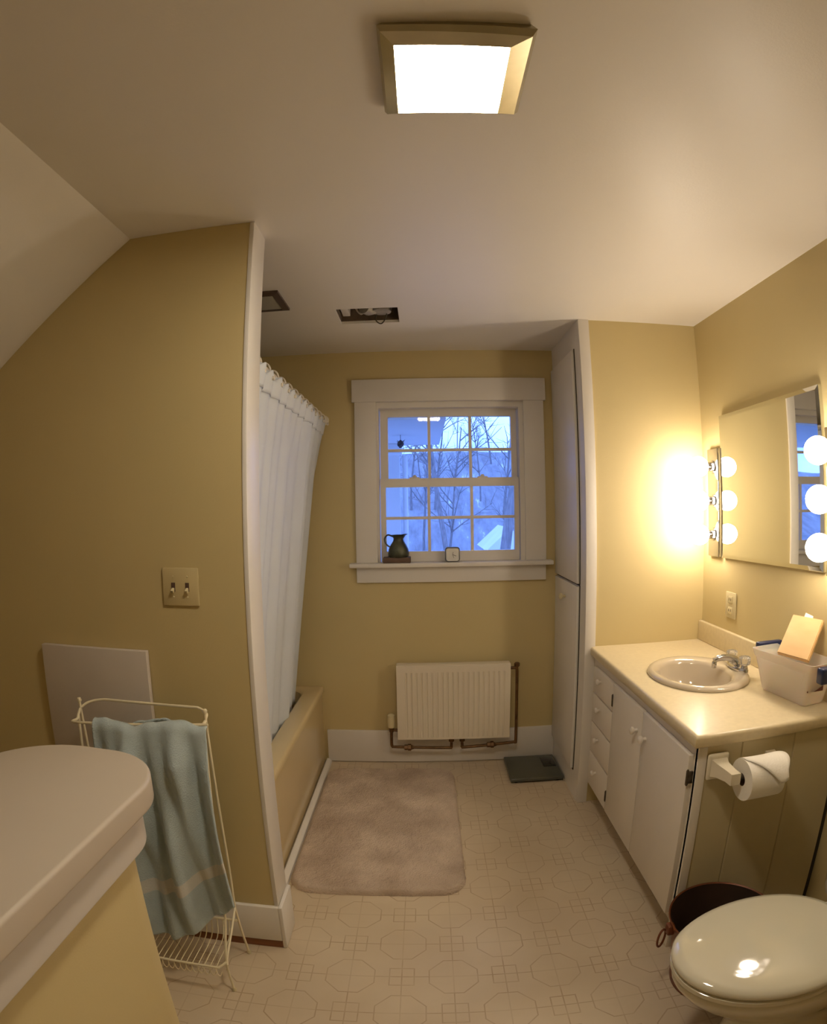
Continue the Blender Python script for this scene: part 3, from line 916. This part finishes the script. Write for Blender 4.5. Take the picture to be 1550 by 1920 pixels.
ol = thing('wall_outlet', 'cream wall outlet plate above the counter beside the light bar', 'outlet', (XR, 2.32, 1.04))
bm = BM(); box(bm, XR - .007, XR - .001, 2.275, 2.365, .980, 1.097, .003); obj('plate', bm, M['cream_plastic'], ol)
for z in (1.014, 1.063):
    bm = BM(); box(bm, XR - .0105, XR - .006, 2.300, 2.340, z - .016, z + .016, .004, 3); r_ = obj('receptacle', bm, M['cream_plastic'], ol)
    bm = BM()
    for yy in (2.311, 2.327): box(bm, XR - .0112, XR - .0102, yy - .0018, yy + .0018, z - .004, z + .008)
    obj('slot', bm, M['dark'], r_, False)

sw = thing('light_switch', 'cream double light switch plate on the partition wall', 'light switch', (-.707, YL, 1.276))
bm = BM(); box(bm, -.766, -.649, YL - .007, YL, 1.219, 1.332, .004); obj('plate', bm, mat('tan_switch_plate', (.60, .50, .27), .4), sw)
for x in (-.730, -.685):
    bm = BM(); box(bm, x - .006, x + .006, YL - .0085, YL - .0065, 1.262, 1.288); tg = obj('toggle_slot', bm, M['darkwood'], sw, False)
    bm = BM(); box(bm, -.004, .004, -.014, 0, -.006, .006, .0015)
    bm.transform(Matrix.Translation((x, YL - .006, 1.269)) @ Matrix.Rotation(radians(35), 4, 'X')); obj('toggle', bm, M['cream_plastic'], sw)
    for z in (1.246, 1.306):
        bm = BM(); lathe(bm, [(.0028, 0), (.0025, -.001), (.001, -.0015)], (x, YL - .007, z), 10, axis='Y'); obj('screw', bm, M['cream_plastic'], sw)

# white board leaning on the partition
bm = BM(); box(bm, -1.224, -.830, -.020, 0, .60, 1.08, .002)
bm.transform(Matrix.Translation((0, YL - .003, 0)))
tag(obj('access_panel', bm, M['board']), 'plain pale grey board mounted on the partition behind the towel rack', 'panel')

# ------------------------------------------------------------------ towel rack and towel
tr = thing('towel_rack', 'freestanding cream wire towel rack with a low slatted shelf', 'towel rack', (-.83, 1.42, 0))
wr = .0042
XA, XB = -1.03, -.613
def side(x, sg):
    bm = BM()
    tube(bm, smooth_path([(x, 1.464, .935), (x, 1.482, .70), (x, 1.497, .40), (x, 1.49, .24), (x - sg * .002, 1.505, .12), (x - sg * .008, 1.522, .005)], 4), wr, 8)
    a = obj('upright', bm, M['wire'], tr)
    bm = BM(); lathe(bm, [(.0, -.008), (.006, -.005), (.008, 0), (.006, .006), (.0, .008)], (x, 1.464, .940), 12, cap=False); obj('finial', bm, M['wire'], a)
    bm = BM()
    tube(bm, smooth_path([(x, 1.45, .895), (x, 1.425, .50), (x, 1.400, .285), (x, 1.36, .19), (x, 1.342, .145), (x, 1.335, .10), (x - sg * .008, 1.332, .005)], 4), wr, 8)
    obj('leg', bm, M['wire'], tr)
    bm = BM(); tube(bm, smooth_path([(x, 1.488, .235), (x, 1.43, .19), (x, 1.35, .135), (x - sg * .004, 1.33, .12)], 4), wr, 8); obj('brace', bm, M['wire'], tr)
    for y in (1.332, 1.522):
        bm = BM(); lathe(bm, [(.007, 0), (.008, .006), (.0045, .014)], (x - sg * .008, y, .0), 10); obj('foot', bm, M['cream_plastic'], tr)
side(XB, -1); side(XA, 1)
bm = BM(); tube(bm, smooth_path([(XB, 1.464, .915), (XB - .004, 1.485, .925), (XB - .03, 1.500, .934), (XB - .07, 1.502, .936), (XA + .11, 1.502, .936), (XA + .06, 1.500, .935), (XA + .02, 1.485, .928), (XA, 1.464, .915)], 5), wr, 8); obj('back_bar', bm, M['wire'], tr)
bm = BM(); tube(bm, smooth_path([(XB, 1.462, .912), (XB - .004, 1.452, .906), (XB - .02, 1.448, .904), (XA + .045, 1.396, .896), (XA + .02, 1.415, .900), (XA, 1.462, .912)], 5), wr, 8); obj('front_bar', bm, M['wire'], tr)
# low shelf
SZ = .118
bm = BM(); tube(bm, smooth_path([(XB, 1.335, SZ + .01), (XB - .02, 1.318, SZ), (XB - .05, 1.315, SZ), (XA + .05, 1.315, SZ), (XA + .02, 1.318, SZ), (XA, 1.335, SZ + .01)], 4), wr, 8); obj('shelf_rail', bm, M['wire'], tr)
bm = BM(); tube(bm, [(XB, 1.49, SZ + .06), (XA, 1.49, SZ + .06)], wr, 8); obj('shelf_rail', bm, M['wire'], tr)
for k in range(19):
    x = XA + .03 + (XB - XA - .06) * k / 18
    bm = BM(); tube(bm, smooth_path([(x, 1.49, SZ + .058), (x, 1.46, SZ - .002), (x, 1.34, SZ - .004), (x, 1.315, SZ - .006), (x + .004, 1.309, SZ - .022), (x + .011, 1.312, SZ - .034), (x + .018, 1.318, SZ - .02)], 4), .0018, 6)
    obj('shelf_wire', bm, M['wire'], tr)

def towel():
    """cloth over the front bar; folds run down from the bar"""
    t = thing('towel', 'light blue terry bath towel draped over the wire rack', 'towel', (-.78, 1.39, .25))
    nx, nz_ = 90, 110
    xl, xr = -.938, -.604
    def P(s, q, layer):
        # s 0..1 along bar, q distance down from the bar
        w = xl + (xr - (.07 if layer else 0) - xl) * s
        L = (.60 + .045 * s + .02 * sin(s * 5)) if layer == 0 else .52
        f = q / L
        x = w + ((.01 + .030 * s ** 2) * f if layer == 0 else 0)
        deep = min(1, q / .12)
        fold = (.020 * sin(s * 15.0 + f * 2.4) + .012 * sin(s * 31 - f * 3.4 + 1) + .008 * sin(s * 8 + f * 7)) * deep
        fold += .016 * noise.noise(Vector((s * 4, f * 3, layer * 7))) * deep
        yb = 1.398 + .052 * s
        if layer == 0: y = yb - .018 - .028 * deep + fold - .012 * f
        else: y = yb + .014 + fold * .3 + .02 * f
        zt = .912 + .008 * sin(s * 9.5 + 1) + .012 * noise.noise(Vector((s * 7, 0, 2)))
        z = zt - q
        return Vector((x, y, z)), f
    for layer, nm in ((0, 'front_drape'), (1, 'back_drape')):
        bm = BM()
        rows = []
        for j in range(nz_ + 1):
            row = []
            for i in range(nx + 1):
                s = i / nx
                L = (.708 - .15 * max(0, (s - .62) / .38) ** 1.6 - .012 * cos(s * 9)) if layer == 0 else .56 + .02 * sin(s * 6)
                q = L * j / nz_
                p, f = P(s, q, layer)
                if q < .03:       # rolls over the bar
                    a = q / .03 * pi / 2
                    yb = 1.398 + .052 * s
                    tgt, _ = P(s, .03, layer)
                    p.y = yb + (tgt.y - yb) * sin(a)
                    p.z = tgt.z + .03 * cos(a) * .55 + .008 * cos(a)
                row.append(bm.verts.new(p))
            rows.append(row)
        for a, b in zip(rows, rows[1:]):
            for i in range(nx): bm.faces.new((a[i], a[i + 1], b[i + 1], b[i]))
        o = obj(nm, bm, M['towel'], t, ang=180)
        o.data.materials.append(M['towel_band'])
        for p in o.data.polygons:
            j = p.index // nx
            if .70 < j / nz_ < .765 and layer == 0: p.material_index = 1
        m = o.modifiers.new('solid', 'SOLIDIFY'); m.thickness = .007; m.offset = 0
towel()

# ------------------------------------------------------------------ toilet
tl = thing('toilet', 'bone-coloured toilet with closed oval lid beside the vanity', 'toilet', (.95, .985, 0))
TYc = .985
def egg(x0, x1, hw, z, n=56, yc=TYc, flat=.0):
    """oval seen from above; pointed end at x0, blunt at x1"""
    p = []
    L = x1 - x0
    for k in range(n):
        a = 2 * pi * k / n
        cx = cos(a)
        u = (1 - cx) / 2            # 0 at x1, 1 at x0
        x = x1 - L * u
        wdt = hw * abs(sin(a)) ** .92 * (1 - .16 * (u - .45)) * (1.0 if sin(a) >= 0 else 1.0)
        p.append(Vector((x, yc + math.copysign(wdt, sin(a)), z)))
    return p
bm = BM()
loft(bm, [egg(.745, 1.14, .115, 0), egg(.74, 1.14, .118, .03), egg(.77, 1.13, .098, .08), egg(.775, 1.13, .10, .16), egg(.70, 1.14, .135, .25), egg(.615, 1.15, .172, .32), egg(.582, 1.15, .184, .365), egg(.580, 1.15, .186, .388), egg(.59, 1.14, .178, .394)])
obj('bowl', bm, M['toilet'], tl, ang=70)
bm = BM()
loft(bm, [egg(.580, 1.06, .186, .396), egg(.572, 1.065, .191, .400), egg(.572, 1.065, .191, .412), egg(.580, 1.06, .186, .416)]); obj('seat', bm, M['toilet'], tl, ang=50)
bm = BM()
loft(bm, [egg(.580, 1.075, .186, .419), egg(.571, 1.08, .192, .423), egg(.571, 1.08, .192, .430), egg(.577, 1.075, .187, .437), egg(.60, 1.055, .170, .4425), egg(.66, 1.00, .12, .4465), egg(.75, .92, .06, .448)]); obj('lid', bm, M['toilet'], tl, ang=70)
for s in (-1, 1):
    bm = BM(); lathe(bm, [(.012, -.022), (.014, -.018), (.014, .018), (.012, .022)], (1.085, TYc + s * .075, .437), 16, axis='Y'); box(bm, 1.06, 1.10, TYc + s * .075 - .016, TYc + s * .075 + .016, .392, .43, .006); obj('hinge', bm, M['toilet'], tl)
bm = BM(); loft(bm, [rrect(1.15, 1.345, .775, 1.195, .03, .37), rrect(1.145, 1.35, .765, 1.205, .035, .40), rrect(1.135, 1.352, .755, 1.215, .035, .72)]); box(bm, 1.09, 1.20, .86, 1.11, .30, .385, .02); obj('tank', bm, M['toilet'], tl, ang=50)
bm = BM(); loft(bm, [rrect(1.128, 1.358, .748, 1.222, .035, .722), rrect(1.124, 1.360, .744, 1.226, .038, .735), rrect(1.13, 1.354, .75, 1.22, .034, .752)]); obj('tank_lid', bm, M['toilet'], tl, ang=50)
bm = BM(); lathe(bm, [(.014, 0), (.014, -.01)], (1.134, 1.15, .66), 14, axis='X'); tube(bm, smooth_path([(1.122, 1.15, .66), (1.116, 1.12, .655), (1.116, 1.07, .648)], 4), .006, 8); obj('flush_handle', bm, M['chrome'], tl)

# ------------------------------------------------------------------ pail
pl = thing('pail', 'rust-red metal pail with ring handle in front of the vanity end', 'pail', (.89, 1.295, 0))
pc = (.886, 1.303, 0)
bm = BM(); lathe(bm, [(.120, .0), (.128, .004), (.157, .225), (.162, .228), (.171, .262), (.174, .268), (.172, .272), (.168, .268)], pc, 56, cap=False); lathe(bm, [(.0005, .001), (.120, .0)], pc, 56, cap=False); obj('body', bm, M['pail_out'], pl, ang=35)
bm = BM(); lathe(bm, [(.1685, .268), (.166, .255), (.155, .225), (.118, .012), (.0005, .010)], pc, 56, cap=False); obj('inner_face', bm, M['pail_in'], pl, ang=35, label='dark inside')
for s in (-1, 1):
    bm = BM(); d = Vector((s * cos(radians(-8)), sin(radians(8)) * .6 * (-s), 0)).normalized()
    b0 = Vector(pc) + d * .172
    box(bm, b0.x - .012, b0.x + .012, b0.y - .014, b0.y + .014, .226, .262, .005); obj('lug', bm, M['pail_out'], pl)
    bm = BM(); q = Vector(pc) + d * .198
    tube(bm, [(q.x + s * (-.004) + .022 * cos(a) * .72, q.y + .010 * cos(a), .208 + .034 * sin(a)) for a in [2 * pi * i / 28 for i in range(28)]], .0036, 8, True); obj('ring_handle', bm, M['pail_out'], pl)

# ------------------------------------------------------------------ toilet paper and holder
HY = 1.485
hp = thing('toilet_paper_holder', 'cream ceramic toilet paper holder on the vanity end panel', 'toilet paper holder', (.868, HY, .70))
bm = BM(); box(bm, .832, .905, HY - .016, HY, .668, .755, .008, 3); obj('plate', bm, M['ceramic'], hp)
bm = BM(); loft(bm, [[Vector((.868 + a * sx_ + o_, HY - yy, .712 + b * sz_ - dz_)) for sx_, sz_ in ((-1, -1), (1, -1), (1, 1), (-1, 1))] for a, b, yy, o_, dz_ in ((.028, .030, .012, 0, 0), (.020, .022, .035, .004, .002), (.016, .018, .070, .014, .006), (.016, .018, .098, .018, .008))]); obj('arm', bm, M['ceramic'], hp)
bm = BM(); loft(bm, [[Vector((1.062 + a * sx_, HY - yy, .704 + b * sz_)) for sx_, sz_ in ((-1, -1), (1, -1), (1, 1), (-1, 1))] for a, b, yy in ((.018, .028, 0), (.014, .018, .05), (.010, .016, .098))]); obj('arm', bm, M['ceramic'], hp)
bm = BM(); tube(bm, [(.895, HY - .085, .702), (1.058, HY - .085, .702)], .009, 12); obj('spindle', bm, M['dark'], hp)
tp = thing('toilet_paper_roll', 'white toilet paper roll with its loose sheet folded over the top', 'toilet paper', (.975, HY - .085, .64))
cx0, cx1 = .914, 1.030
yc, zc = HY - .085, .694
def ann(r0, r1, c, x0, x1, seg=48):
    bm = BM(); lathe(bm, [(r0, x0), (r1, x0), (r1, x1), (r0, x1), (r0, x0)], c, seg, axis='X', cap=False); bmesh.ops.remove_doubles(bm, verts=bm.verts, dist=1e-6); return bm
obj('roll', ann(.020, .064, (0, yc, zc), cx0, cx1), M['paper'], tp)
obj('core', ann(.0185, .0203, (0, yc, zc), cx0 + .001, cx1 - .001, 32), M['darkwood'], tp)
bm = BM()       # loose sheet: from behind, over the top, folded to a point in front
n = 16
rows = []
for j in range(n + 1):
    u = j / n
    a = radians(125 - 120 * u)
    rr_ = .0655 + .012 * u * u
    tw = max(0.0, (u - .35) / .65)
    xa = cx0 + .002 + (cx1 - cx0) * .78 * tw; xb = cx1 + .004 + .022 * sin(pi * min(1, u * 1.2))
    row = []
    for i in range(9):
        q = i / 8
        row.append(bm.verts.new((xa + (xb - xa) * q, yc - rr_ * cos(a) - .004 * sin(q * pi), zc + rr_ * sin(a) + .008 * q * u)))
    rows.append(row)
for a_, b_ in zip(rows, rows[1:]):
    for i in range(8): bm.faces.new((a_[i], a_[i + 1], b_[i + 1], b_[i]))
o = obj('loose_sheet', bm, M['paper'], tp, ang=60); o.modifiers.new('solid', 'SOLIDIFY').thickness = .001

# ------------------------------------------------------------------ outside: porch wing, slope, trees, house
bm = BM(); box(bm, -3.2, .150, D + .35, 5.05, 2.03, 2.12)
tag(obj('porch_roof', bm, M['siding'], smooth=False), 'flat pale porch roof underside seen through the upper panes', 'porch roof')
pst = thing('porch_post', 'pale square porch post outside the window', 'post', (-.25, 4.95, -3))
bm = BM(); box(bm, -.325, -.195, 4.90, 5.02, -3, 2.03); obj('shaft', bm, M['siding'], pst, False)
bm = BM(); box(bm, -.345, -.175, 4.88, 5.04, 1.93, 2.03, .01); obj('capital', bm, M['siding'], pst)
bm = BM(); tube(bm, [(-.148, 4.93, -3), (-.148, 4.93, 1.925)], .022, 12); tag(obj('downspout', bm, M['siding']), 'thin pale downspout running down beside the porch post', 'downspout')
ho = thing('hanging_ornament', 'small dark leafy cluster hanging under the porch roof', 'ornament', (-.165, 4.3, 1.98))
bm = BM()
rng = random.Random(3)
for k in range(26):
    a, b = rng.uniform(0, 2 * pi), rng.uniform(-1, 1)
    d = Vector((cos(a), sin(a), b)).normalized()
    c_ = Vector((-.160, 4.3, 1.965))
    p1 = c_ + d * rng.uniform(.02, .05)
    s_ = d.cross(Vector((0, 0, 1))).normalized() * .012
    vs = [bm.verts.new(c_), bm.verts.new((c_ + p1) / 2 + s_), bm.verts.new(p1), bm.verts.new((c_ + p1) / 2 - s_)]
    bm.faces.new(vs)
lathe(bm, [(.004, -.03), (.022, -.015), (.026, 0), (.02, .015), (.004, .03)], (-.160, 4.3, 1.962), 10)
obj('foliage', bm, M['plant_dark'], ho)
bm = BM(); tube(bm, [(-.16, 4.3, 1.975), (-.16, 4.3, 2.03)], .002, 6); obj('string', bm, M['plant_dark'], ho)

def gz(x, y):
    """height of the land outside"""
    base = -3.1 + .02 * (y - 5)
    rise = max(0, (y - 34)) * .42
    rise = min(rise, 8.3 + .04 * x + 1.0 * noise.noise(Vector((x * .06, 2, 0))))
    return base + rise + .5 * noise.noise(Vector((x * .1, y * .1, 0)))
def land(y0, y1, x0, x1, nx, ny, mt, nm):
    bm = BM()
    V = [[bm.verts.new((x0 + (x1 - x0) * i / nx, y0 + (y1 - y0) * j / ny, gz(x0 + (x1 - x0) * i / nx, y0 + (y1 - y0) * j / ny))) for i in range(nx + 1)] for j in range(ny + 1)]
    for a, b in zip(V, V[1:]):
        for i in range(nx): bm.faces.new((a[i], a[i + 1], b[i + 1], b[i]))
    o = obj(nm, bm, mt, ang=180); o['kind'] = 'structure'
    return o
land(3.6, 34, -60, 60, 60, 30, M['hill'], 'snowy_ground')
land(34, 110, -60, 90, 90, 50, M['hill'], 'wooded_hillside')

def tree(x, y, h, seed, levels, name, label, group=None, r0=None):
    rng = random.Random(seed)
    bm = BM()
    base = Vector((x, y, gz(x, y) - .2))
    r0 = r0 or h * .014
    def grow(p, d, L, r, lv):
        n = 3 if lv else 6
        pts = [p.copy()]
        q = p.copy(); dd = d.copy()
        for k in range(n):
            dd = (dd + Vector((rng.uniform(-1, 1), rng.uniform(-1, 1), rng.uniform(-.3, .6))) * (.09 if lv == 0 else .2)).normalized()
            q = q + dd * L / n
            pts.append(q.copy())
        tube(bm, pts, r, 6 if lv == 0 else (4 if lv == 1 else 3), r1=r * (.35 if lv == 0 else .3))
        if lv >= levels: return
        m_ = (13 if lv == 0 else 6)
        for k in range(m_):
            t = rng.uniform(.3 if lv == 0 else .15, .98)
            i = min(int(t * n), n - 1)
            pp = pts[i].lerp(pts[i + 1], t * n - i)
            a = rng.uniform(0, 2 * pi)
            ax = (pts[i + 1] - pts[i]).normalized()
            s = ax.cross(Vector((cos(a), sin(a), .3))).normalized()
            nd = (ax * rng.uniform(.4, .9) + s * rng.uniform(.6, 1.0) + Vector((0, 0, .15))).normalized()
            grow(pp, nd, L * rng.uniform(.28, .5) * (1.1 - .4 * t), r * (.42 if lv == 0 else .5), lv + 1)
    grow(base, Vector((rng.uniform(-.05, .05), rng.uniform(-.05, .05), 1)).normalized(), h, r0, 0)
    return tag(obj(name, bm, M['bark'], smooth=False), label, 'tree', group)
tree(1.9, 15, 13, 5, 3, 'bare_tree', 'tall bare tree with spreading branches against the bright sky')
tree(1.15, 22, 15, 8, 3, 'bare_tree', 'slender leaning bare tree between the porch roof and tallest tree', r0=.12)
rng = random.Random(11)
for k in range(14):
    y = (34, 43, 52, 60)[k % 4] + rng.uniform(-2, 2)
    x = (-.09 + .28 * ((k * 5) % 14 + .5) / 14) * y
    tree(x, y, rng.uniform(6, 9.5), 100 + k, 2, 'bare_tree', 'bare grey tree growing on the dusky slope outside the window', 'bare trees on the slope', r0=rng.uniform(.06, .11))
hs = thing('neighbour_house', 'small pale house with dark roof in the snow beyond the lower panes', 'house', (3.6, 29, -3))
hx0, hx1, hy0, hy1 = 3.1, 5.0, 27, 31
hz = gz(4, 29) - .3
bm = BM(); box(bm, hx0, hx1, hy0, hy1, hz, hz + 2.2); obj('wall', bm, M['house'], hs, False)
bm = BM(); loft(bm, [[Vector((hx0 - .2, y, hz + 2.15)), Vector((hx1 + .2, y, hz + 2.15)), Vector(((hx0 + hx1) / 2, y, hz + 3.2))] for y in (hy0 - .3, hy1 + .3)]); obj('roof', bm, M['snow'], hs, False)
bm = BM(); box(bm, 3.7, 4.3, hy0 - .03, hy0 + .02, hz + .9, hz + 1.7); obj('window', bm, M['roof'], hs, False)
